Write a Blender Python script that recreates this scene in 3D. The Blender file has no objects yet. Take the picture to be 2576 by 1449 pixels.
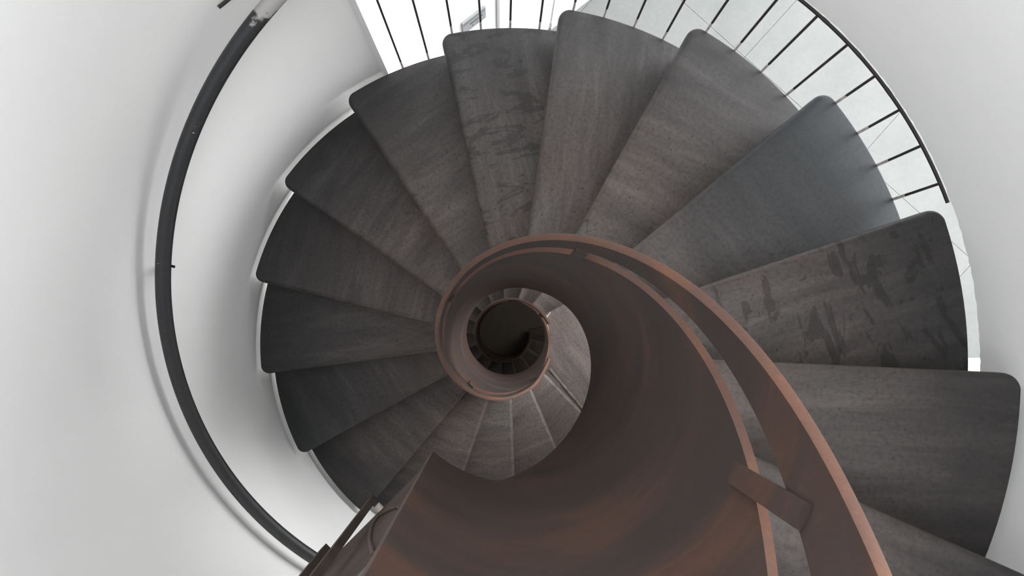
import bpy, bmesh, math, random
from mathutils import Vector, Matrix
random.seed(7)
PI = math.pi
scene = bpy.context.scene
COL = scene.collection

# ------------------------------------------------------------------ camera
cam_data = bpy.data.cameras.new('camera')
cam_data.sensor_width = 36.0
cam_data.lens = 2000.0 / 2576.0 * 36.0
cam_data.clip_start = 0.02
cam = bpy.data.objects.new('camera', cam_data)
COL.objects.link(cam)
CAM_ROT = Matrix(((0.999911738, 0.0, 0.0132859542),
                  (-0.000651391224, 0.998797377, 0.0490242344),
                  (-0.0132699762, -0.0490285618, 0.998709221)))
cam.matrix_world = Matrix.Translation((-0.03601867, 0.05302, 1.57444482)) @ CAM_ROT.transposed().to_4x4()
scene.camera = cam

# ------------------------------------------------------------------ light
world = bpy.data.worlds.new('sky'); scene.world = world; world.use_nodes = True
wbg = world.node_tree.nodes['Background']
wbg.inputs[0].default_value = (0.86, 0.92, 1.0, 1); wbg.inputs[1].default_value = 0.6


def area_light(name, loc, target, sx, sy, watts, color):
    d = bpy.data.lights.new(name, 'AREA'); d.shape = 'RECTANGLE'; d.size = sx; d.size_y = sy
    d.energy = watts; d.color = color
    o = bpy.data.objects.new(name, d); COL.objects.link(o); o.location = loc
    o.rotation_euler = (Vector(target) - Vector(loc)).to_track_quat('-Z', 'Y').to_euler()
    return o


area_light('daylight_hall_window_east', (4.27, 1.1, 2.65), (0.0, 1.1, 2.65), 4.0, 1.1, 120, (0.95, 0.97, 1.0))
area_light('daylight_middle_window', (4.27, 2.1, 0.85), (0.0, 2.1, 0.85), 2.6, 1.3, 150, (0.98, 0.99, 1.0))
area_light('daylight_hall_window_north', (1.9, 3.43, 2.25), (1.9, 0.0, 2.25), 3.2, 1.8, 25, (0.95, 0.97, 1.0))
area_light('daylight_room_window', (4.27, 1.65, -1.52), (0.0, 1.65, -1.52), 2.9, 2.2, 55, (1.0, 0.99, 0.97))
area_light('ground_floor_fill', (0.6, 0.25, -4.9), (0.0, 0.0, -5.9), 0.3, 0.3, 0.5, (1.0, 0.93, 0.82))  # added fill that lifts the dark well bottom, no fixture there
area_light('daylight_skylight', (-0.3, -0.9, 3.46), (-0.3, -0.9, 0.0), 1.9, 1.9, 34, (0.95, 0.97, 1.0))

vs = scene.view_settings
vs.view_transform = 'Standard'; vs.look = 'None'; vs.gamma = 1.0; vs.use_curve_mapping = False
vs.exposure = 0.98
scene.cycles.use_denoising = True

# ------------------------------------------------------------------ stair geometry (metres)
T0 = -0.0455067258          # azimuth of the reference nosing
DA = 0.368664383            # going, radians
RISE = 0.18
OFF = 0.00556               # nosing line passes this far beside the axis
R_TREAD = 1.0
R_SHEET = 0.209             # inner face of the rusted sheet
SHEET_T = 0.011
R_WALL = 1.026
WALL_T = 0.11
Z_EDGE = -0.18              # lower edge of the drum over the opening
Z_ROOM = -2.88
Z_GROUND = -5.96
Z_UP = 0.90
Z_RIM = 1.10              # top of the drum on the far side
Z_CEIL = 3.45


def ang(k): return T0 + k * DA


def pol(r, a, z): return Vector((r * math.cos(a), r * math.sin(a), z))


def lerp_table(tab, x):
    if x <= tab[0][0]: return tab[0][1]
    for (x0, y0), (x1, y1) in zip(tab, tab[1:]):
        if x <= x1:
            u = (x - x0) / (x1 - x0); u = u * u * (3 - 2 * u) if abs(y1 - y0) > 1e-6 else u
            return y0 + (y1 - y0) * u
    return tab[-1][1]


# ------------------------------------------------------------------ helpers
def tag(o, label=None, cat=None, group=None, kind=None):
    if label: o['label'] = label
    if cat: o['category'] = cat
    if group: o['group'] = group
    if kind: o['kind'] = kind
    return o


def empty(name, loc=(0, 0, 0)):
    o = bpy.data.objects.new(name, None); o.empty_display_size = 0.1; o.location = loc
    COL.objects.link(o); return o


def link(name, me, parent=None):
    o = bpy.data.objects.new(name, me); COL.objects.link(o)
    if parent: o.parent = parent
    return o


def mesh_obj(name, verts, faces, mat, parent=None, smooth=None):
    me = bpy.data.meshes.new(name); me.from_pydata([tuple(v) for v in verts], [], faces); me.update()
    bm = bmesh.new(); bm.from_mesh(me); bmesh.ops.recalc_face_normals(bm, faces=bm.faces); bm.to_mesh(me); bm.free()
    if mat: me.materials.append(mat)
    if smooth is not None:
        for p in me.polygons: p.use_smooth = True
        me.set_sharp_from_angle(angle=math.radians(smooth))
    return link(name, me, parent)


class MB:
    def __init__(s): s.v = []; s.f = []

    def add(s, vs, fs):
        n = len(s.v); s.v += [Vector(v) for v in vs]; s.f += [tuple(i + n for i in f) for f in fs]; return s

    def box(s, c, x, y, z, sx, sy, sz):
        c = Vector(c); x = Vector(x).normalized(); y = Vector(y).normalized(); z = Vector(z).normalized()
        vs = [c + x * (i * sx / 2) + y * (j * sy / 2) + z * (k * sz / 2) for i in (-1, 1) for j in (-1, 1) for k in (-1, 1)]
        return s.add(vs, [(0, 1, 3, 2), (4, 6, 7, 5), (0, 4, 5, 1), (2, 3, 7, 6), (0, 2, 6, 4), (1, 5, 7, 3)])

    def sweep(s, frames, section, closed_ends=True):
        """frames: list of (origin, u, w); section: list of (a,b) -> origin + a*u + b*w"""
        n = len(section); base = len(s.v)
        for o, u, w in frames:
            for a, b in section: s.v.append(o + u * a + w * b)
        for i in range(len(frames) - 1):
            for j in range(n):
                a = base + i * n + j; b = base + i * n + (j + 1) % n
                s.f.append((a, b, b + n, a + n))
        if closed_ends:
            s.f.append(tuple(base + j for j in range(n)))
            s.f.append(tuple(base + (len(frames) - 1) * n + j for j in reversed(range(n))))
        return s

    def tube(s, pts, r, seg=12):
        pts = [Vector(p) for p in pts]; fr = []
        ref = Vector((0, 0, 1))
        for i, p in enumerate(pts):
            t = (pts[min(i + 1, len(pts) - 1)] - pts[max(i - 1, 0)]).normalized()
            rr = ref if abs(t.dot(ref)) < 0.95 else Vector((1, 0, 0))
            u = t.cross(rr).normalized(); w = u.cross(t).normalized(); fr.append((p, u, w))
        return s.sweep(fr, [(r * math.cos(2 * PI * j / seg), r * math.sin(2 * PI * j / seg)) for j in range(seg)])

    def build(s, name, mat, parent=None, smooth=None): return mesh_obj(name, s.v, s.f, mat, parent, smooth)


def arc_wall(mb, a0, a1, z0, z1, r0, r1, seg, zj=None):
    """upright curved slab, z0 may wobble by zj(i)"""
    fr = []
    base = len(mb.v)
    for i in range(seg + 1):
        a = a0 + (a1 - a0) * i / seg; dz = zj(i) if zj else 0.0
        for r, z in ((r0, z0 + dz), (r1, z0 + dz), (r1, z1), (r0, z1)): mb.v.append(pol(r, a, z))
    for i in range(seg):
        for j in range(4):
            a = base + i * 4 + j; b = base + i * 4 + (j + 1) % 4
            mb.f.append((a, b, b + 4, a + 4))
    mb.f.append(tuple(base + j for j in range(4))); mb.f.append(tuple(base + seg * 4 + j for j in reversed(range(4))))
    return mb


def ring_slab(mb, r0, hole_a0, hole_a1, outer, z0, z1, seg=48):
    """flat slab between an arc of radius r0 and a rectangle (xmin,xmax,ymin,ymax)"""
    xmin, xmax, ymin, ymax = outer
    base = len(mb.v)
    for i in range(seg + 1):
        a = hole_a0 + (hole_a1 - hole_a0) * i / seg; c, s_ = math.cos(a), math.sin(a)
        tx = (xmax if c > 0 else xmin) / c if abs(c) > 1e-6 else 1e9
        ty = (ymax if s_ > 0 else ymin) / s_ if abs(s_) > 1e-6 else 1e9
        t = min(tx, ty)
        for r, z in ((r0, z0), (t, z0), (t, z1), (r0, z1)): mb.v.append(pol(r, a, z))
    for i in range(seg):
        for j in range(4):
            a = base + i * 4 + j; b = base + i * 4 + (j + 1) % 4
            mb.f.append((a, b, b + 4, a + 4))
    mb.f.append(tuple(base + j for j in range(4))); mb.f.append(tuple(base + seg * 4 + j for j in reversed(range(4))))
    return mb


# ------------------------------------------------------------------ materials
class NT:
    def __init__(s, name):
        s.m = bpy.data.materials.new(name); s.m.use_nodes = True; s.t = s.m.node_tree; s.n = s.t.nodes
        s.b = s.n['Principled BSDF']

    def node(s, typ, **kw):
        n = s.n.new(typ)
        for k, v in kw.items(): setattr(n, k, v)
        return n

    def l(s, a, b): s.t.links.new(a, b)

    def coords(s, scale, kind='Object', extra=None):
        tc = s.node('ShaderNodeTexCoord'); mp = s.node('ShaderNodeMapping')
        mp.inputs['Scale'].default_value = scale; s.l(tc.outputs[kind], mp.inputs['Vector'])
        if extra is not None: s.l(extra, mp.inputs['Location'])
        return mp.outputs[0]

    def noise(s, vec, scale, detail=4, rough=0.55, dist=0.0):
        n = s.node('ShaderNodeTexNoise'); n.inputs['Scale'].default_value = scale; n.inputs['Detail'].default_value = detail
        n.inputs['Roughness'].default_value = rough; n.inputs['Distortion'].default_value = dist
        if vec is not None: s.l(vec, n.inputs['Vector'])
        return n.outputs['Fac']

    def ramp(s, fac, stops):
        r = s.node('ShaderNodeValToRGB'); e = r.color_ramp.elements
        while len(e) < len(stops): e.new(0.5)
        for i, (p, c) in enumerate(stops):
            e[i].position = p; e[i].color = (*c, 1) if len(c) == 3 else c
        s.l(fac, r.inputs[0]); return r.outputs[0]

    def mix(s, fac, a, b, mode='MIX'):
        m = s.node('ShaderNodeMix', data_type='RGBA', blend_type=mode)
        for sock, v in ((m.inputs[0], fac), (m.inputs[6], a), (m.inputs[7], b)):
            if isinstance(v, (int, float)): sock.default_value = v
            elif isinstance(v, tuple): sock.default_value = (*v, 1)
            else: s.l(v, sock)
        return m.outputs[2]

    def math(s, op, a, b=None):
        m = s.node('ShaderNodeMath', operation=op)
        for i, v in enumerate((a, b)):
            if v is None: continue
            if isinstance(v, (int, float)): m.inputs[i].default_value = v
            else: s.l(v, m.inputs[i])
        return m.outputs[0]

    def bump(s, h, strength, dist=0.002):
        b = s.node('ShaderNodeBump'); b.inputs['Strength'].default_value = strength; b.inputs['Distance'].default_value = dist
        s.l(h, b.inputs['Height']); s.l(b.outputs[0], s.b.inputs['Normal'])

    def set(s, **kw):
        for k, v in kw.items():
            k = k.replace('_', ' ')
            if isinstance(v, (int, float)): s.b.inputs[k].default_value = v
            elif isinstance(v, tuple): s.b.inputs[k].default_value = (*v, 1)
            else: s.l(v, s.b.inputs[k])
        return s


def g(v): return (v, v, v)


def mat_plaster(name, col, bump=0.08):
    t = NT(name); v = t.coords((1, 1, 1))
    n = t.noise(v, 2.0, 3); c = t.ramp(n, [(0.3, tuple(x * 0.985 for x in col)), (0.7, col)])
    f = t.noise(v, 260, 3); t.bump(f, bump, 0.0015)
    return t.set(Base_Color=c, Roughness=0.75).m


def mat_tread():
    t = NT('mill_scale_steel')
    oi = t.node('ShaderNodeObjectInfo')
    cx = t.node('ShaderNodeCombineXYZ')
    t.l(t.math('MULTIPLY', oi.outputs['Random'], 37.0), cx.inputs[0]); t.l(t.math('MULTIPLY', oi.outputs['Random'], 91.0), cx.inputs[1])
    off = cx.outputs[0]
    at = t.node('ShaderNodeAttribute', attribute_type='OBJECT', attribute_name='grain')
    ac = t.node('ShaderNodeAttribute', attribute_type='OBJECT', attribute_name='blue')
    ast = t.node('ShaderNodeAttribute', attribute_type='OBJECT', attribute_name='stain')
    cross = t.noise(t.coords((15, 2.4, 1), extra=off), 1.0, 7, 0.70, 0.5)
    lng = t.noise(t.coords((2.6, 15, 1), extra=off), 1.0, 7, 0.70, 0.5)
    streak = t.mix(at.outputs['Fac'], cross, lng)
    broad = t.noise(t.coords((1, 1, 1), extra=off), 2.6, 3)
    fine = t.noise(t.coords((1, 1, 1), extra=off), 90, 4, 0.7)
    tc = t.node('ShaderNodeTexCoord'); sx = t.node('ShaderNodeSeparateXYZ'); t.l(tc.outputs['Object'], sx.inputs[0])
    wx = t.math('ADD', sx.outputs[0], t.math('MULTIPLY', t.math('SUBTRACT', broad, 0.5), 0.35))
    inner_tone = t.ramp(wx, [(0.30, g(1.0)), (0.62, g(0.52)), (0.92, g(0.0))])  # paler toward the inner end, darker toward the outer end
    base = t.mix(inner_tone, (0.0230, 0.0217, 0.0210), (0.096, 0.0790, 0.0710))
    sk = t.ramp(streak, [(0.28, g(0.58)), (0.44, g(0.86)), (0.54, g(1.06)), (0.64, g(1.36)), (0.76, g(1.7))])
    c = t.mix(1.0, base, sk, 'MULTIPLY')
    warm = t.ramp(broad, [(0.36, (0.90, 0.93, 0.94)), (0.64, (1.09, 0.99, 0.96))])
    c = t.mix(0.9, c, warm, 'MULTIPLY')
    bl = t.math('MULTIPLY', ac.outputs['Fac'], t.ramp(wx, [(0.35, g(0.15)), (0.75, g(1.0))]))
    c = t.mix(bl, c, (0.0150, 0.0195, 0.0225))
    fc = t.ramp(fine, [(0.36, g(0.74)), (0.5, g(1.0)), (0.68, g(1.14))]); c = t.mix(1.0, c, fc, 'MULTIPLY')
    # scratches
    vo = t.node('ShaderNodeTexVoronoi', feature='DISTANCE_TO_EDGE'); vo.inputs['Scale'].default_value = 7.0
    dv = t.noise(t.coords((1, 1, 1), extra=off), 7, 3)
    t.l(t.coords((0.5, 2.6, 1), extra=off), vo.inputs['Vector'])
    sm = t.math('MULTIPLY', t.math('LESS_THAN', vo.outputs['Distance'], 0.006), t.math('GREATER_THAN', dv, 0.56))
    c = t.mix(t.math('MULTIPLY', sm, 0.45), c, (0.013, 0.012, 0.012))
    # dark splashes
    sp = t.noise(t.coords((15, 5, 1), extra=off), 1.5, 5, 0.6, 0.6); spm = t.ramp(sp, [(0.54, g(0)), (0.57, g(1))])
    sp2 = t.noise(t.coords((26, 26, 1), extra=off), 1.0, 2); spm2 = t.ramp(sp2, [(0.66, g(0)), (0.69, g(1))])
    mask = t.math('MULTIPLY', t.math('MAXIMUM', spm, spm2), ast.outputs['Fac'])
    c = t.mix(mask, c, t.mix(1.0, c, (0.42, 0.41, 0.40), 'MULTIPLY'))
    # pits
    pit = t.node('ShaderNodeTexVoronoi'); pit.inputs['Scale'].default_value = 26.0
    t.l(t.coords((1, 1, 1), extra=off), pit.inputs['Vector'])
    c = t.mix(t.math('MULTIPLY', t.math('LESS_THAN', pit.outputs['Distance'], 0.085), 0.6), c, (0.013, 0.012, 0.011))
    rg = t.ramp(streak, [(0.3, g(0.60)), (0.7, g(0.50))])
    rg = t.mix(mask, rg, g(0.54)); t.b.inputs['Specular IOR Level'].default_value = 0.34
    t.bump(fine, 0.10, 0.001)
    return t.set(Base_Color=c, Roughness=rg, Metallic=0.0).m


def mat_rust(name, dark=1.0, edge=False):
    t = NT(name)
    v = t.coords((1, 1, 1)); vz = t.coords((1.0, 1.0, 3.2))
    n = t.noise(vz, 2.4, 5, 0.6, 0.6); n2 = t.noise(v, 6.5, 4, 0.6); f = t.noise(v, 160, 4, 0.7)
    if edge:
        c = t.ramp(n, [(0.3, (0.074, 0.036, 0.025)), (0.5, (0.095, 0.041, 0.025)), (0.68, (0.120, 0.049, 0.024))])
    else:
        c = t.ramp(n, [(0.28, (0.0175, 0.0108, 0.0092)), (0.44, (0.027, 0.0148, 0.0112)), (0.56, (0.040, 0.0188, 0.0120)), (0.70, (0.072, 0.0290, 0.0145))])
        gcol = t.ramp(n2, [(0.54, g(0)), (0.78, g(0.6))]); c = t.mix(gcol, c, (0.036, 0.0285, 0.0265))
    fc = t.ramp(f, [(0.3, g(0.82)), (0.7, g(1.14))]); c = t.mix(1.0, c, fc, 'MULTIPLY')
    t.bump(f, 0.14, 0.001)
    return t.set(Base_Color=c, Roughness=0.66, Metallic=0.0).m


def mat_metal(name, col, rough=0.45, metal=0.3, var=0.25, scale=20, spec=0.5):
    t = NT(name); n = t.noise(t.coords((1, 1, 1)), scale, 4)
    c = t.ramp(n, [(0.3, tuple(x * (1 - var) for x in col)), (0.7, tuple(x * (1 + var) for x in col))])
    t.b.inputs['Specular IOR Level'].default_value = spec
    return t.set(Base_Color=c, Roughness=rough, Metallic=metal).m


def mat_tube():
    t = NT('painted_tube')
    tc = t.node('ShaderNodeNewGeometry'); sx = t.node('ShaderNodeSeparateXYZ'); t.l(tc.outputs['Position'], sx.inputs[0])
    n = t.noise(t.coords((1, 1, 1)), 34, 4, 0.6); f = t.noise(t.coords((1, 1, 1)), 120, 3)
    h = t.math('ADD', sx.outputs[2], t.math('MULTIPLY', n, 0.075))
    m = t.ramp(t.math('ADD', h, 1.0), [(0.828, g(0)), (0.835, g(1))])
    chip = t.math('GREATER_THAN', t.noise(t.coords((1, 1, 1)), 60, 1), 0.80)
    c = t.ramp(f, [(0.3, (0.018, 0.0185, 0.020)), (0.7, (0.024, 0.0245, 0.026))])
    c = t.mix(m, c, (0.34, 0.33, 0.32)); c = t.mix(chip, c, (0.5, 0.5, 0.48))
    return t.set(Base_Color=c, Roughness=0.42, Metallic=0.0).m


def mat_concrete():
    t = NT('pale_floor_stone'); v = t.coords((1, 1, 1))
    n = t.noise(v, 3.0, 5, 0.6); f = t.noise(v, 45, 4)
    c = t.ramp(n, [(0.3, (0.150, 0.156, 0.151)), (0.7, (0.180, 0.185, 0.179))])
    fc = t.ramp(f, [(0.3, g(0.94)), (0.7, g(1.03))]); c = t.mix(1.0, c, fc, 'MULTIPLY')
    return t.set(Base_Color=c, Roughness=0.55).m


def mat_flat(name, col, rough=0.6, metal=0.0):
    t = NT(name); n = t.noise(t.coords((1, 1, 1)), 30, 3)
    c = t.ramp(n, [(0.3, tuple(x * 0.95 for x in col)), (0.7, tuple(min(1, x * 1.03) for x in col))])
    return t.set(Base_Color=c, Roughness=rough, Metallic=metal).m


def mat_glass():
    t = NT('window_glass'); t.set(Base_Color=(0.95, 0.98, 0.97), Roughness=0.0, IOR=1.05)
    t.b.inputs['Transmission Weight'].default_value = 1.0
    return t.m


M_WALL = mat_plaster('white_plaster', (0.80, 0.795, 0.785))
M_WALL2 = mat_plaster('white_paint', (0.83, 0.83, 0.825), 0.04)
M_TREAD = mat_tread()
M_RUST = mat_rust('weathered_steel')
M_RUSTEDGE = mat_rust('toplit_rust_edge', edge=True)  # paler rust for upward faces, light from above put into the colour
M_BAR = mat_metal('dark_bar_steel', (0.030, 0.025, 0.0245), 0.5, 0.3)
M_BARFOOT = mat_metal('lit_bar_foot', (0.40, 0.37, 0.36), 0.5, 0.0, 0.35, 60)  # light on the lower bar ends put into a paler colour
M_PANEL = mat_metal('stained_plate_steel', (0.046, 0.033, 0.0275), 0.75, 0.0, 0.5, 9, 0.2)
M_TUBE = mat_tube()
M_FLOOR = mat_concrete()
M_JOINT = mat_flat('joint_grey', (0.15, 0.15, 0.147), 0.8)
M_GROUND = mat_flat('dark_ground_floor', (0.16, 0.135, 0.11), 0.7)
M_WHITE = mat_flat('white_metal', (0.75, 0.75, 0.75), 0.5)
M_GREY = mat_flat('grey_reveal', (0.36, 0.36, 0.37), 0.6)
M_DARK = mat_flat('dark_print', (0.10, 0.10, 0.105), 0.6)
M_SIGN = mat_flat('sign_face', (0.16, 0.17, 0.165), 0.35)
M_SIGNL = mat_flat('sign_light', (0.26, 0.265, 0.275), 0.35)
M_KNOB = mat_metal('pale_spacer', (0.55, 0.48, 0.43), 0.45, 0.3)
M_TAN = mat_metal('tan_weld', (0.13, 0.108, 0.085), 0.7, 0.1, 0.4, 70)
M_SILL = mat_flat('bright_edge', (0.62, 0.63, 0.65), 0.5)
M_GLASS = mat_glass()

# ================================================================== SETTING
A_OPEN0 = ang(0.0)            # right side of the opening
A_OPEN1 = ang(5.55)           # left side of the opening
A_LEFT1 = math.radians(226.0)
RO = R_WALL + WALL_T
XMIN, XMAX, YMIN, YMAX = -1.6, 4.6, -3.2, 3.6

# curved shaft wall, left: full height
mb = MB(); arc_wall(mb, A_OPEN1, A_LEFT1, Z_GROUND, Z_CEIL, R_WALL, RO, 72)
tag(mb.build('wall_left', M_WALL, smooth=30), 'white curved plaster wall of the shaft behind the wall handrail', 'wall', kind='structure')
# curved shaft wall near the camera side, up to the upper floor
mb = MB(); arc_wall(mb, A_LEFT1, 2 * PI + A_OPEN0, Z_GROUND, Z_UP, R_WALL, RO, 72)
tag(mb.build('wall_near', M_WALL, smooth=30), 'white curved shaft wall below the upper landing', 'wall', kind='structure')
# curved wall over the opening (rough cut lower edge)
wob = [random.uniform(-0.0025, 0.0025) for _ in range(181)]
mb = MB(); arc_wall(mb, A_OPEN0, A_OPEN1, Z_EDGE, Z_RIM, R_WALL, RO, 180, lambda i: wob[i])
tag(mb.build('wall_right', M_WALL, smooth=30), 'white curved wall above the baluster screen with a rough cut lower edge', 'wall', kind='structure')
# below the room floor
mb = MB(); arc_wall(mb, A_OPEN0, A_OPEN1, Z_GROUND, Z_ROOM - 0.02, R_WALL, RO, 60)
tag(mb.build('wall_lower', M_WALL, smooth=30), 'curved shaft wall under the room floor', 'wall', kind='structure')

# room floor with stone tiles as pieces
fl = ring_slab(MB(), RO - 0.10, ang(0) + 0.001, ang(5.55) - 0.001, (XMIN, XMAX, -0.25, YMAX), Z_ROOM - 0.14, Z_ROOM - 0.012, 60).build('floor', M_JOINT)
tag(fl, 'pale stone tiled floor of the lower room seen through the bars', 'floor', kind='structure')
ta = math.radians(47.7); tu = Vector((math.cos(ta), math.sin(ta), 0)); tv = Vector((-math.sin(ta), math.cos(ta), 0)); TS = 0.868
import itertools
wallA = Vector((0.23863856, 1.75570147, 0)); wd = Vector((0.78204101, 0.62322697, 0)); wn = Vector((-0.62322697, 0.78204101, 0))


def clip_poly(poly, n, c):  # keep n.p <= c
    out = []
    for i, p in enumerate(poly):
        q = poly[(i + 1) % len(poly)]; dp = n.dot(p) - c; dq = n.dot(q) - c
        if dp <= 0: out.append(p)
        if dp * dq < 0: out.append(p + (q - p) * (dp / (dp - dq)))
    return out


for i, j in itertools.product(range(-3, 7), range(-5, 5)):
    u0 = 2.09 + (i - 2) * TS; v0 = -0.797 + j * TS
    m_ = 0.0009
    poly = [tu * u + tv * v for u, v in ((u0 + m_, v0 + m_), (u0 + TS - m_, v0 + m_), (u0 + TS - m_, v0 + TS - m_), (u0 + m_, v0 + TS - m_))]
    cc = sum(poly, Vector()) / 4
    a = math.atan2(cc.y, cc.x)
    poly = clip_poly(poly, wn, wn.dot(wallA))
    for n_, c_ in ((Vector((1, 0, 0)), 4.3), (Vector((0, -1, 0)), 0.12), (Vector((0, 1, 0)), YMAX)):
        if len(poly) >= 3: poly = clip_poly(poly, n_, c_)
    if len(poly) < 3: continue
    # keep clear of the stair shaft
    if min(p.length for p in poly) < R_WALL + 0.02 or abs(cc.x) < 0.5 and abs(cc.y) < 0.5:
        # cut with the tangent on the shaft side
        d = cc.normalized(); poly = clip_poly(poly, -d, -(R_WALL + 0.02))
        if len(poly) < 3 or cc.length < 0.9: continue
    dz = random.uniform(-0.0006, 0.0006); n = len(poly)
    vsx = [Vector((p.x, p.y, Z_ROOM - 0.012)) for p in poly] + [Vector((p.x, p.y, Z_ROOM + dz)) for p in poly]
    fs = [tuple(range(n, 2 * n)), tuple(reversed(range(n)))] + [(q, (q + 1) % n, n + (q + 1) % n, n + q) for q in range(n)]
    mesh_obj('tile', vsx, fs, M_FLOOR, fl)

# ground floor far below
mb = MB().box((0, 0, Z_GROUND - 0.05), (1, 0, 0), (0, 1, 0), (0, 0, 1), 2.4, 2.4, 0.1)
tag(mb.build('floor', M_GROUND), 'dark brown ground floor at the bottom of the stairwell', 'floor', kind='structure')

# room walls
def wall_box(name, a, b, z0, z1, th, label, mat=M_WALL2):
    a = Vector((a[0], a[1], 0)); b = Vector((b[0], b[1], 0)); d = (b - a).normalized(); n = Vector((-d.y, d.x, 0)); c = (a + b) / 2 + n * th / 2
    o = MB().box((c.x, c.y, (z0 + z1) / 2), d, n, (0, 0, 1), (b - a).length, th, z1 - z0).build(name, mat)
    return tag(o, label, 'wall', kind='structure')


wa = wallA - wd * 0.92; wb = wallA + wd * 2.35
wall_box('wall_back', (wa.x, wa.y), (wb.x, wb.y), Z_ROOM - 0.1, Z_EDGE, 0.12, 'white room wall carrying the small sign')
wall_box('wall_return', (-0.4265, 0.925), (-0.4265, 1.262), Z_ROOM - 0.1, Z_EDGE + 1.2, 0.14, 'narrow white return wall beside the leftmost bars')
wall_box('wall_front', (RO, -0.12), (XMAX, -0.12), Z_ROOM - 0.1, Z_EDGE, -0.12, 'white side wall of the lower room')
wall_box('wall_far', (wb.x, wb.y), (XMAX, wb.y), Z_ROOM - 0.1, Z_EDGE, 0.12, 'white end wall of the lower room')


def window(name, x, y0, y1, z0, z1, zlo, zhi, ylo, yhi, label, nm, np_, flip=False):
    """wall in the plane x with an opening, a frame and panes"""
    w = MB()
    th = 0.14
    def seg(ya, yb, za, zb):
        if yb - ya > 0.01 and zb - za > 0.01:
            w.box((x + th / 2, (ya + yb) / 2, (za + zb) / 2), (1, 0, 0), (0, 1, 0), (0, 0, 1), th, yb - ya, zb - za)
    def sw(o):
        if flip:
            for v in o.data.vertices: v.co = Vector((v.co.y, v.co.x, v.co.z))
            o.data.flip_normals()
        return o
    seg(ylo, y0, zlo, zhi); seg(y1, yhi, zlo, zhi); seg(y0, y1, zlo, z0); seg(y0, y1, z1, zhi)
    tag(sw(w.build(nm, M_WALL2)), label.replace('window', 'wall around the window', 1), 'wall', kind='structure')
    root = empty(name, ((y0 + y1) / 2, x + 0.07, z0) if flip else (x + 0.07, (y0 + y1) / 2, z0)); tag(root, label, 'window', kind='structure')
    fr = MB(); b = 0.05
    yc = (y0 + y1) / 2; zc = (z0 + z1) / 2
    def loc(y, z): return Vector((0, y - yc, z - z0))
    fr.box(loc(yc, z0 + b / 2), (1, 0, 0), (0, 1, 0), (0, 0, 1), b, y1 - y0, b).box(loc(yc, z1 - b / 2), (1, 0, 0), (0, 1, 0), (0, 0, 1), b, y1 - y0, b)
    for q in range(np_ + 1):
        y = y0 + b / 2 + (y1 - y0 - b) * q / np_
        fr.box(loc(y, zc), (1, 0, 0), (0, 1, 0), (0, 0, 1), b, b, z1 - z0 - 2 * b)
    sw(fr.build('window_frame', M_WHITE, root))
    for q in range(np_):
        ya = y0 + b + (y1 - y0 - b) * q / np_; yb = y0 + (y1 - y0 - b) * (q + 1) / np_
        sw(MB().box(loc((ya + yb) / 2, zc), (1, 0, 0), (0, 1, 0), (0, 0, 1), 0.006, yb - ya, z1 - z0 - 2 * b).build('pane', M_GLASS, root))


# ================================================================== BUILD: upper flight
stairs = tag(empty('spiral_staircase', (0, 0, Z_ROOM)), 'dark mill-scale steel spiral staircase winding down around the rusted well', 'staircase')


def put(o, a, z):
    o.location = (0, 0, z - o.parent.location.z if o.parent else z); o.rotation_euler = (0, 0, a)


def tread_mesh(name, span, r_in=R_SHEET + SHEET_T - 0.001, r_out=R_TREAD, th=0.036, wn_=0.017):
    """tread whose nosing lies along +x (local), running back clockwise by span radians"""
    rc = 0.030
    pts = []   # (x, y, bevel width)
    xi = math.sqrt(r_in ** 2 - OFF ** 2)
    for q in range(13): pts.append((xi + (r_out - rc - xi) * q / 12, OFF, wn_))
    # rounded outer corner
    cxr = math.sqrt((r_out - rc) ** 2 - (OFF - rc) ** 2); cyr = OFF - rc
    end = math.atan2(cyr, cxr)
    pts[-1] = (cxr - 0.001, OFF, wn_)
    for q in range(1, 9):
        a = PI / 2 + (end - PI / 2) * q / 8; w = wn_ + (0.003 - wn_) * q / 8
        pts.append((cxr + rc * math.cos(a), cyr + rc * math.sin(a), w))
    for q in range(1, 15):
        a = end + (-span - end) * q / 14; pts.append((r_out * math.cos(a), r_out * math.sin(a), 0.003))
    for q in range(8):
        a = -span + (math.atan2(OFF, xi) + span) * q / 8; pts.append((r_in * math.cos(a), r_in * math.sin(a), 0.0005))
    n = len(pts)
    nr = []
    for i in range(n):
        a = Vector(pts[i - 1][:2]); b = Vector(pts[(i + 1) % n][:2]); d = (b - a).normalized()
        nr.append(Vector((-d.y, d.x)) * -1)   # outline runs clockwise -> inward normal to the right
    vsx = []; fs = []
    rings = 5
    for k in range(rings + 1):
        ph = (PI / 2) * k / rings
        for (x, y, w), nn in zip(pts, nr):
            ins = w * (1 - math.sin(ph)); dz = -w * (1 - math.cos(ph))
            vsx.append((x + nn.x * ins, y + nn.y * ins, dz))
    for (x, y, w), nn in zip(pts, nr): vsx.append((x, y, -th))
    for k in range(rings + 1):
        for i in range(n):
            a = k * n + i; b = k * n + (i + 1) % n; fs.append((a, b, b + n, a + n))
    fs.append(tuple(range(n))); fs.append(tuple((rings + 1) * n + i for i in reversed(range(n))))
    me = bpy.data.meshes.new(name); me.from_pydata(vsx, [], fs); me.update()
    bm = bmesh.new(); bm.from_mesh(me); bmesh.ops.recalc_face_normals(bm, faces=bm.faces); bm.to_mesh(me); bm.free()
    for p in me.polygons: p.use_smooth = True
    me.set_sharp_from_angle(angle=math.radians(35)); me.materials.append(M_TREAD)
    return me


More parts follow.
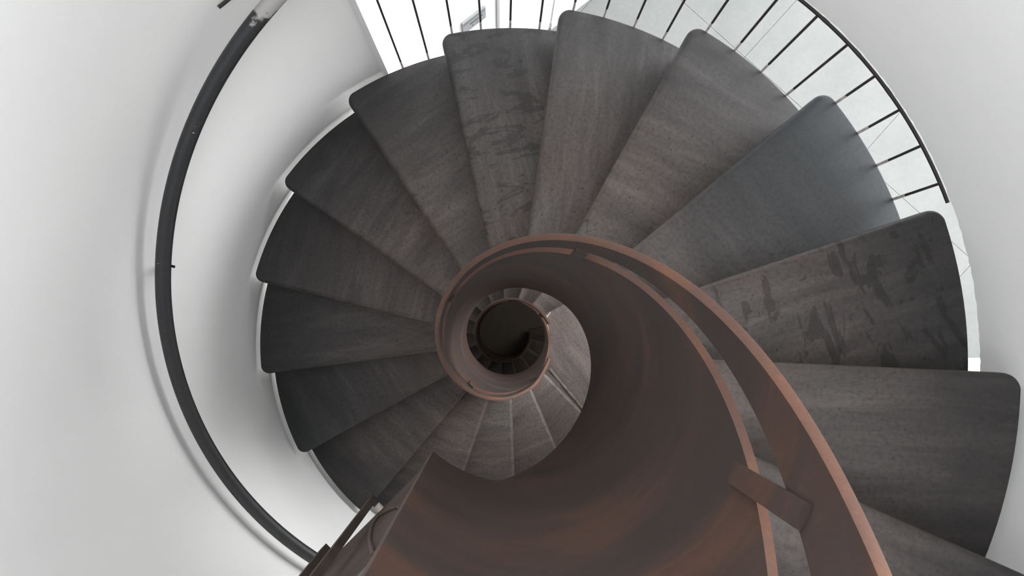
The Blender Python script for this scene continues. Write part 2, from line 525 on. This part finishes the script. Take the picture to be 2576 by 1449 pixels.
def riser_mesh(name, r_in=R_SHEET + SHEET_T, r_out=0.975, h=RISE - 0.036):
    mb = MB(); x0 = r_in + 0.003
    mb.box(((x0 + r_out) / 2, OFF - 0.028, -0.036 - h / 2), (1, 0, 0), (0, 1, 0), (0, 0, 1), r_out - x0, 0.006, h - 0.001)
    me = bpy.data.meshes.new(name); me.from_pydata([tuple(v) for v in mb.v], [], mb.f); me.update()
    bm = bmesh.new(); bm.from_mesh(me); bmesh.ops.recalc_face_normals(bm, faces=bm.faces); bm.to_mesh(me); bm.free()
    me.materials.append(M_TREAD); return me


ME_TREAD = tread_mesh('tread', DA * 1.10); ME_RISER = riser_mesh('riser')
# per-tread look: grain direction, blue mill scale, dark splashes
LOOK = {-3: (0, .1, .1), -2: (0, .1, .1), -1: (1, .0, .15), 0: (1, .0, .0), 1: (1, .05, .85), 2: (0, .72, 0), 3: (0, .05, .0), 4: (1, .0, .0), 5: (1, .1, .75), 6: (0, .05, .1),
        7: (0, .1, .35), 8: (0, .1, .0), 9: (1, .28, .0), 10: (0, .42, .0), 11: (0, .05, .1), 12: (0, .0, .1), 13: (0, .0, 0), 14: (0, .0, .0), 15: (0, .05, .0)}
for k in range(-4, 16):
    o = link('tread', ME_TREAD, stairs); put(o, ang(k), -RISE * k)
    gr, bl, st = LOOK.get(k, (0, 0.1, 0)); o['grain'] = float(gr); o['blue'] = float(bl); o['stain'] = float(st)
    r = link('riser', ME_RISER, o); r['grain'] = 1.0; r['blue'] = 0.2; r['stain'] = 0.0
# lower landing level with the room
ME_LAND = tread_mesh('landing', DA * 3.75)
o = link('landing', ME_LAND, stairs); put(o, ang(18.57), Z_ROOM); o['grain'] = 0.0; o['blue'] = 0.0; o['stain'] = 0.05
# strip of weld along the back of the landing
mb = MB(); P0 = Vector((0.232, -0.181, 0)); P1 = Vector((0.75, -0.80, 0)); n_ = 26; prv = []
dd = (P1 - P0).normalized(); nn = Vector((-dd.y, dd.x, 0))
for q in range(n_ + 1):
    c = P0 + (P1 - P0) * q / n_ ; w = 0.007 + random.uniform(-0.002, 0.003); hh = 0.006 + random.uniform(-.002, .003)
    prv.append((Vector((c.x, c.y, 0.0)), nn * w, Vector((0, 0, hh))))
mb.sweep(prv, [(-1, 0), (-0.6, 0.9), (0.5, 1), (1, 0)])
mb.build('weld_strip', M_TAN, stairs, smooth=50)
# upper landing, level with the upper floor, hidden behind the sheet
ME_UPL = tread_mesh('upper_landing', DA * 1.25)
o = link('landing', ME_UPL, stairs); put(o, ang(-5), Z_UP); o['grain'] = 0.0; o['blue'] = 0.1; o['stain'] = 0.0

# ------------------------------------------------------------------ lower flight
lower = tag(empty('spiral_staircase', (0, 0, Z_GROUND)), 'dim lower flight of black steel treads seen down the central well', 'staircase')
ME_TREAD2 = tread_mesh('tread', DA * 1.10)
for j in range(16):
    k = 19.6 + j
    o = link('tread', ME_TREAD2, lower); put(o, ang(k), Z_ROOM - 0.2 - 0.18 * j)
    o['grain'] = float(j % 2); o['blue'] = 0.45; o['stain'] = 0.1
    r = link('riser', ME_RISER, o); r['grain'] = 1.0; r['blue'] = 0.5; r['stain'] = 0.0

# ------------------------------------------------------------------ rusted central balustrade
TOP = [(-7, .665), (13.0, .665), (14.5, .64), (16.2, .47), (17.4, .49), (18.6, .56), (20.5, .60), (36, .60)]
BOT = [(-4.68, -.615), (-1.5, -.655), (1.2, -.63), (3.8, -.82), (10.3, -.85)]


def z_top(k): return lerp_table(TOP, k) - RISE * k


def z_bot(k):
    if k < -4.68: return 0.2274 + (-4.68 - k) * 0.025
    if k < 10.6: return lerp_table(BOT, k) - RISE * k
    if k < 20.5: return lerp_table([(10.6, -2.76), (13, -2.84), (20.5, -2.98)], k)
    return max(Z_GROUND + 0.05, lerp_table([(20.5, -2.98), (24, -4.5), (29, -5.85)], k))


def sheet(name, k0, k1, mat, parent, zo):
    seg = int((k1 - k0) * 7); mb = MB(); n = 4
    for i in range(seg + 1):
        k = k0 + (k1 - k0) * i / seg; a = ang(k)
        zt, zb = z_top(k), z_bot(k); rows = 5
        for r in (R_SHEET, R_SHEET + SHEET_T):
            for q in range(rows):
                mb.v.append(pol(r, a, zb + (zt - zb) * q / (rows - 1) - zo))
    m = 10
    for i in range(seg):
        b = i * m
        for q in range(4):
            mb.f.append((b + q, b + q + 1, b + m + q + 1, b + m + q)); mb.f.append((b + 5 + q, b + m + 5 + q, b + m + 6 + q, b + 6 + q))
        mb.f.append((b + 4, b + 9, b + m + 9, b + m + 4)); mb.f.append((b, b + m, b + m + 5, b + 5))
    for b in (0, seg * m):
        for q in range(4): mb.f.append((b + q, b + q + 1, b + 6 + q, b + 5 + q))
    o = mb.build(name, mat, parent, smooth=40)
    me = o.data; me.materials.append(M_RUSTEDGE)
    for p in me.polygons:
        if p.normal.z > 0.2: p.material_index = 1  # upward faces take the rust with top light in its colour
    return o


def flat_rail(name, k0, k1, rel0, rel1, r0, r1, parent, zo, mats):
    seg = int((k1 - k0) * 8); mb = MB(); fr = []
    bv = 0.0025
    for i in range(seg + 1):
        k = k0 + (k1 - k0) * i / seg; a = ang(k); zb, zt = rel0(k) - RISE * k, rel1(k) - RISE * k
        er = pol(1, a, 0)
        for r, z in ((r0, zb), (r1, zb), (r1, zt - bv), (r1 - bv, zt), (r0 + bv, zt), (r0, zt - bv)):
            v = er * r; mb.v.append(Vector((v.x, v.y, z - zo)))
    for i in range(seg):
        for j in range(6):
            a = i * 6 + j; b = i * 6 + (j + 1) % 6; mb.f.append((a, b, b + 6, a + 6))
    mb.f.append(tuple(range(6))); mb.f.append(tuple(seg * 6 + j for j in reversed(range(6))))
    o = mb.build(name, mats[0], parent, smooth=50)
    o.data.materials.append(mats[1])
    for p in o.data.polygons:
        if p.normal.z > 0.2: p.material_index = 1  # rail top takes the rust with top light in its colour
    return o


bal = tag(empty('stair_balustrade', (0, 0, Z_GROUND)), 'rust brown curved steel balustrade coiling around the open central well', 'balustrade')
ZO = Z_GROUND
sheet('sheet', -6.25, 34.2, M_RUST, bal, ZO)
HR0 = [(-9, .767), (12.5, .767), (15.4, .60), (17.2, .52)]
HR1 = [(-9, .905), (12.5, .885), (14.0, .83), (15.4, .68), (17.2, .61)]
RI, RX = R_SHEET - 0.001, R_SHEET + SHEET_T
h1 = flat_rail('handrail', -6.2, 15.9, lambda k: lerp_table(HR0, k), lambda k: lerp_table(HR1, k), RI, RX, bal, ZO, (M_RUST, M_RUSTEDGE))
h2 = flat_rail('handrail', 18.05, 34.0, lambda k: 0.77, lambda k: 0.89, RI, RX, bal, ZO, (M_RUST, M_RUSTEDGE))


def bracket(k, parent, r_lo=0.62, r_hi=0.79):
    a = ang(k); er = pol(1, a, 0); et = Vector((-er.y, er.x, 0))
    za, zb = r_lo - RISE * k, r_hi - RISE * k
    mb = MB(); c = er * (R_SHEET - 0.0035); mb.box((c.x, c.y, (za + zb) / 2 - ZO), er, et, (0, 0, 1), 0.007, 0.021, zb - za)
    return mb.build('bracket', M_RUST, parent)


for k in (-5.0, -1.05, 3.02, 6.85, 10.85, 14.4): bracket(k, h1, lerp_table(TOP, k) - 0.045, lerp_table(HR0, k) + 0.03)
for k in (18.75, 21.2, 24.5, 28, 31.5): bracket(k, h2, 0.55, 0.79)

# frayed weld scrap where the lower handrail starts
mb = MB()
for p, q, w in ((pol(0.222, ang(18.35), -2.72), pol(0.262, ang(18.6), -2.70), 0.006), (pol(0.223, ang(18.2), -2.70), pol(0.238, ang(18.55), -2.69), 0.008), (pol(0.222, ang(18.0), -2.74), pol(0.224, ang(17.6), -2.75), 0.003)):
    MB().tube([p - Vector((0, 0, ZO)), (p + q) / 2 - Vector((0, 0, ZO - 0.004)), q - Vector((0, 0, ZO))], w * 0.6, 6).build('weld_scrap', M_KNOB, bal)

# ------------------------------------------------------------------ baluster screen under the wall edge
scr = tag(empty('baluster_screen', (0, 0, -1.2)), 'thin dark vertical steel bars between the treads and a curved flat rail', 'balustrade')


def arc_bar(name, k0, k1, r0, r1, z0, z1, mat, parent, zo, n):
    mb = MB(); arc_wall(mb, ang(k0), ang(k1), z0 - zo, z1 - zo, r0, r1, n); return mb.build(name, mat, parent)


arc_bar('top_rail', 1.02, 6.33, 1.0175, 1.0240, Z_EDGE - 0.008, Z_EDGE - 0.0025, M_BAR, scr, -1.2, 90)
for q in range(18):
    k = 1.145 + 0.2510 * q; a = ang(k)
    kt = math.ceil(k - 0.02) if math.ceil(k - 0.02) - k > 0.02 else math.ceil(k)
    zt = -RISE * kt
    p0 = pol(1.0015, a, zt - 0.028 + 1.2); p1 = pol(1.004, a, zt + 0.032 + 1.2); p1b = pol(1.0065, a, zt + 0.075 + 1.2); p2 = pol(1.0195, a, Z_EDGE - 0.006 + 1.2)
    b = MB().tube([p1, p1b, p2], 0.0036, 8).build('baluster', M_BAR, scr, smooth=60)
    MB().tube([p0, p1, p1 + (p1b - p1) * 0.45], 0.0041, 8).build('lit_foot', M_BARFOOT, b, smooth=60)  # pale sleeve at the bar foot, its colour stands in for light
for k in (2.32, 2.6, 1.75, 2.05, 3.6): 
    arc_bar('weld_tab', k, k + 0.05, 1.016, 1.0252, Z_EDGE - 0.006, Z_EDGE - 0.0035, M_BAR, scr, -1.2, 4)

# ------------------------------------------------------------------ wall handrail
wh = tag(empty('wall_handrail', (0, 0, -1.0)), 'dark grey round tube handrail curving along the white left wall', 'handrail')
HT = [(5.5, .888), (8.2, .888), (10.8, .860), (16, .860)]
pts = []
for i in range(161):
    k = 5.3 + (15.4 - 5.3) * i / 160; v = pol(0.965, ang(k), lerp_table(HT, k) - RISE * k + 1.0); pts.append(v)
MB().tube(pts, 0.0205, 20).build('tube', M_TUBE, wh, smooth=60)
for k in (8.02, 12.0):
    z = lerp_table(HT, k) - RISE * k; er = pol(1, ang(k), 0); et = Vector((-er.y, er.x, 0))
    mb = MB(); zz = z + 1.0
    fr = [(er * r + Vector((0, 0, h_)), et, Vector((0, 0, 1))) for r, h_ in ((0.9405, zz - 0.016), (0.965, zz - 0.024), (0.9895, zz - 0.016))]
    mb.sweep(fr, [(-.0035, -.004), (.0035, -.004), (.0035, .004), (-.0035, .004)])
    mb.build('saddle', M_BAR, wh)
    MB().tube([er * 0.966 + Vector((0, 0, zz - 0.024)), er * 0.985 + Vector((0, 0, zz - 0.075)), er * 1.024 + Vector((0, 0, zz - 0.135))], 0.006, 10).build('bracket', M_BAR, wh, smooth=60)

# ------------------------------------------------------------------ landing guard at the lower left
lg = tag(empty('landing_guard', (-0.2431, -0.2595, 0.2)), 'stained flat steel landing guard with slim upright posts beside the rusted sheet end', 'railing')
LP = Vector((-0.1727, -0.1895, 0)); LQ = Vector((-0.3135, -0.3295, 0)); ld = (LQ - LP).normalized(); ln = Vector((ld.y, -ld.x, 0))   # ln points to the face with the posts
if ln.dot(Vector((-0.2555, -0.242, 0)) - LP) < 0: ln = -ln
L0 = lg.location.copy()
a_ = LP - ld * 0.020; b_ = LP + ld * 0.62
mb = MB(); c = (a_ + b_) / 2 - ln * 0.0025
mb.box(Vector((c.x, c.y, 0.2 + 0.40)) - L0, ld, ln, (0, 0, 1), (b_ - a_).length, 0.005, 0.80)
mb.build('plate', M_PANEL, lg)


def post(px, py, w, th, z0, z1, rounded):
    mb = MB(); c = Vector((px, py, 0)) - Vector((L0.x, L0.y, 0))
    # upright flat with an optional rounded foot
    n = 8; sec = []
    if rounded:
        for i in range(n + 1): a = PI + PI * i / n; sec.append((w / 2 * math.cos(a), z0 + w / 2 + w / 2 * math.sin(a)))
    else: sec += [(-w / 2, z0), (w / 2, z0)]
    sec += [(w / 2, z1), (-w / 2, z1)]
    fr = [(c + ln * s - Vector((0, 0, L0.z)), ld, Vector((0, 0, 1))) for s in (-th / 2, th / 2)]
    mb.sweep(fr, sec); return mb.build('post', M_PANEL, lg)


p1 = post(-0.2560, -0.2415, 0.013, 0.011, 0.195, 1.0, False)
p2 = post(-0.3345, -0.3235, 0.016, 0.012, 0.195, 1.0, True)


def spacer(px, py, z, parent, mat, r=0.008):
    q = Vector((px, py, 0)); d = (q - LP).dot(ln); foot = q - ln * d
    s = foot + ln * 0.0; e = q - ln * 0.0055
    mb = MB().tube([Vector((s.x, s.y, z)) - L0, Vector((e.x, e.y, z)) - L0], r, 14); return mb.build('spacer', mat, parent, smooth=40)


spacer(-0.2520, -0.2450, 0.205, p1, M_KNOB, 0.0065)
spacer(-0.3345, -0.3235, 0.225, p2, M_BAR, 0.008); spacer(-0.3345, -0.3235, 0.38, p2, M_BAR, 0.010)
spacer(-0.2560, -0.2415, 0.62, p1, M_BAR, 0.008)
# curved rim welded on the plate
rim = [(0.245, 0.53), (0.264, 0.466), (0.289, 0.401), (0.315, 0.343), (0.331, 0.322), (0.335, 0.356), (0.325, 0.419), (0.298, 0.545), (0.265, 0.673), (0.245, 0.75)]
mb = MB(); pts = []
for r, z in rim:
    q = LP + ld * (r - 0.256) + ln * 0.0012; pts.append(Vector((q.x, q.y, z)) - L0)
sm = []
for i in range(len(pts) - 1):
    for s in range(4):
        t_ = s / 4; p_0 = pts[max(i - 1, 0)]; p_1 = pts[i]; p_2 = pts[i + 1]; p_3 = pts[min(i + 2, len(pts) - 1)]
        sm.append(0.5 * ((2 * p_1) + (p_2 - p_0) * t_ + (2 * p_0 - 5 * p_1 + 4 * p_2 - p_3) * t_ * t_ + (3 * p_1 - p_0 - 3 * p_2 + p_3) * t_ ** 3))
mb.tube(sm, 0.0032, 8).build('welded_rim', M_RUST, lg, smooth=60)

# ------------------------------------------------------------------ room trim, sign
def on_wall(s, z, d): p = wallA + wd * s - wn * d; return Vector((p.x, p.y, z))


bb = MB().box(on_wall(1.15, Z_ROOM + 0.045, 0.006), wd, wn, (0, 0, 1), 2.3, 0.012, 0.09).build('baseboard_back', M_WHITE)
tag(bb, 'white baseboard along the room wall with the sign', 'baseboard', kind='structure')
tr = MB().box(on_wall(-0.376, (Z_ROOM + Z_EDGE) / 2 - 0.2, 0.004), wd, wn, (0, 0, 1), 0.014, 0.008, 2.3).build('trim_1', M_GREY)
tag(tr, 'narrow grey door reveal on the room wall', 'trim', kind='structure')
dr = MB().box(on_wall(0.30, Z_ROOM + 1.07, 0.003), wd, wn, (0, 0, 1), 0.60, 0.006, 1.95).build('door_1', M_WHITE)
tag(dr, 'plain white door leaf beside the stair', 'door', kind='structure')

sg = tag(empty('wall_sign', on_wall(-0.515, -1.995, 0.0)), 'small grey notice plate on the white room wall behind the bars', 'sign')
S0 = sg.location.copy()
MB().box(on_wall(-0.515, -1.935, 0.006) - S0, wd, wn, (0, 0, 1), 0.128, 0.010, 0.118).build('plate', M_SIGNL, sg)
MB().box(on_wall(-0.515, -1.893, 0.0115) - S0, wd, wn, (0, 0, 1), 0.122, 0.001, 0.026).build('header_band', M_SIGN, sg)
MB().box(on_wall(-0.505, -1.932, 0.0115) - S0, wd, wn, (0, 0, 1), 0.07, 0.001, 0.016).build('print_block', M_DARK, sg)
for q in range(3):
    MB().box(on_wall(-0.525 + 0.022 * q, -1.965, 0.0115) - S0, wd, wn, (0, 0, 1), 0.012, 0.001, 0.008).build('print_mark', M_DARK, sg)

# windows that light the place (outside the frame)
window('window_1', 4.3, 0.2, 3.1, -2.6, -0.45, Z_ROOM - 0.1, Z_EDGE, -0.3, YMAX + 0.2, 'tall window in the end wall of the lower room', 'wall_window', 3)
window('window_4', 4.3, 0.8, 3.4, 0.2, 1.5, Z_EDGE, 1.7, YMIN, YMAX, 'low wide window halfway up the east side', 'wall_middle_east', 3)
window('window_2', 4.3, -0.9, 3.1, 2.1, 3.2, 1.7, Z_CEIL, YMIN, YMAX, 'wide window in the east side of the upper hall', 'wall_hall_east', 4)
window('window_3', 3.45, 0.3, 3.5, 1.35, 3.15, Z_EDGE, Z_CEIL, XMIN, 4.3, 'wide window in the north side of the upper hall', 'wall_hall_north', 3, True)
# upper hall shell
wall_box('wall_hall_near', (XMIN, -2.9), (4.3, -2.9), Z_UP, Z_CEIL, -0.12, 'white near wall of the upper hall')
wall_box('wall_hall_left', (-1.45, -2.9), (-1.45, 3.45), Z_UP, Z_CEIL, 0.12, 'white left wall of the upper hall')
uf = ring_slab(MB(), RO - 0.002, A_LEFT1, 2 * PI + ang(0), (XMIN, XMAX, -3.0, 3.0), Z_UP - 0.25, Z_UP, 60).build('floor', M_FLOOR)
tag(uf, 'upper hall floor around the stairwell', 'floor', kind='structure')
# hall ceiling with a square skylight
cl = MB(); sx0, sx1, sy0, sy1 = -1.28, 0.68, -1.88, 0.08
for (x0, x1, y0, y1) in ((XMIN, sx0, -3.0, 3.6), (sx1, 4.45, -3.0, 3.6), (sx0, sx1, -3.0, sy0), (sx0, sx1, sy1, 3.6)):
    cl.box(((x0 + x1) / 2, (y0 + y1) / 2, Z_CEIL + 0.06), (1, 0, 0), (0, 1, 0), (0, 0, 1), x1 - x0, y1 - y0, 0.12)
tag(cl.build('ceiling', M_WALL2), 'white hall ceiling with a square skylight', 'ceiling', kind='structure')
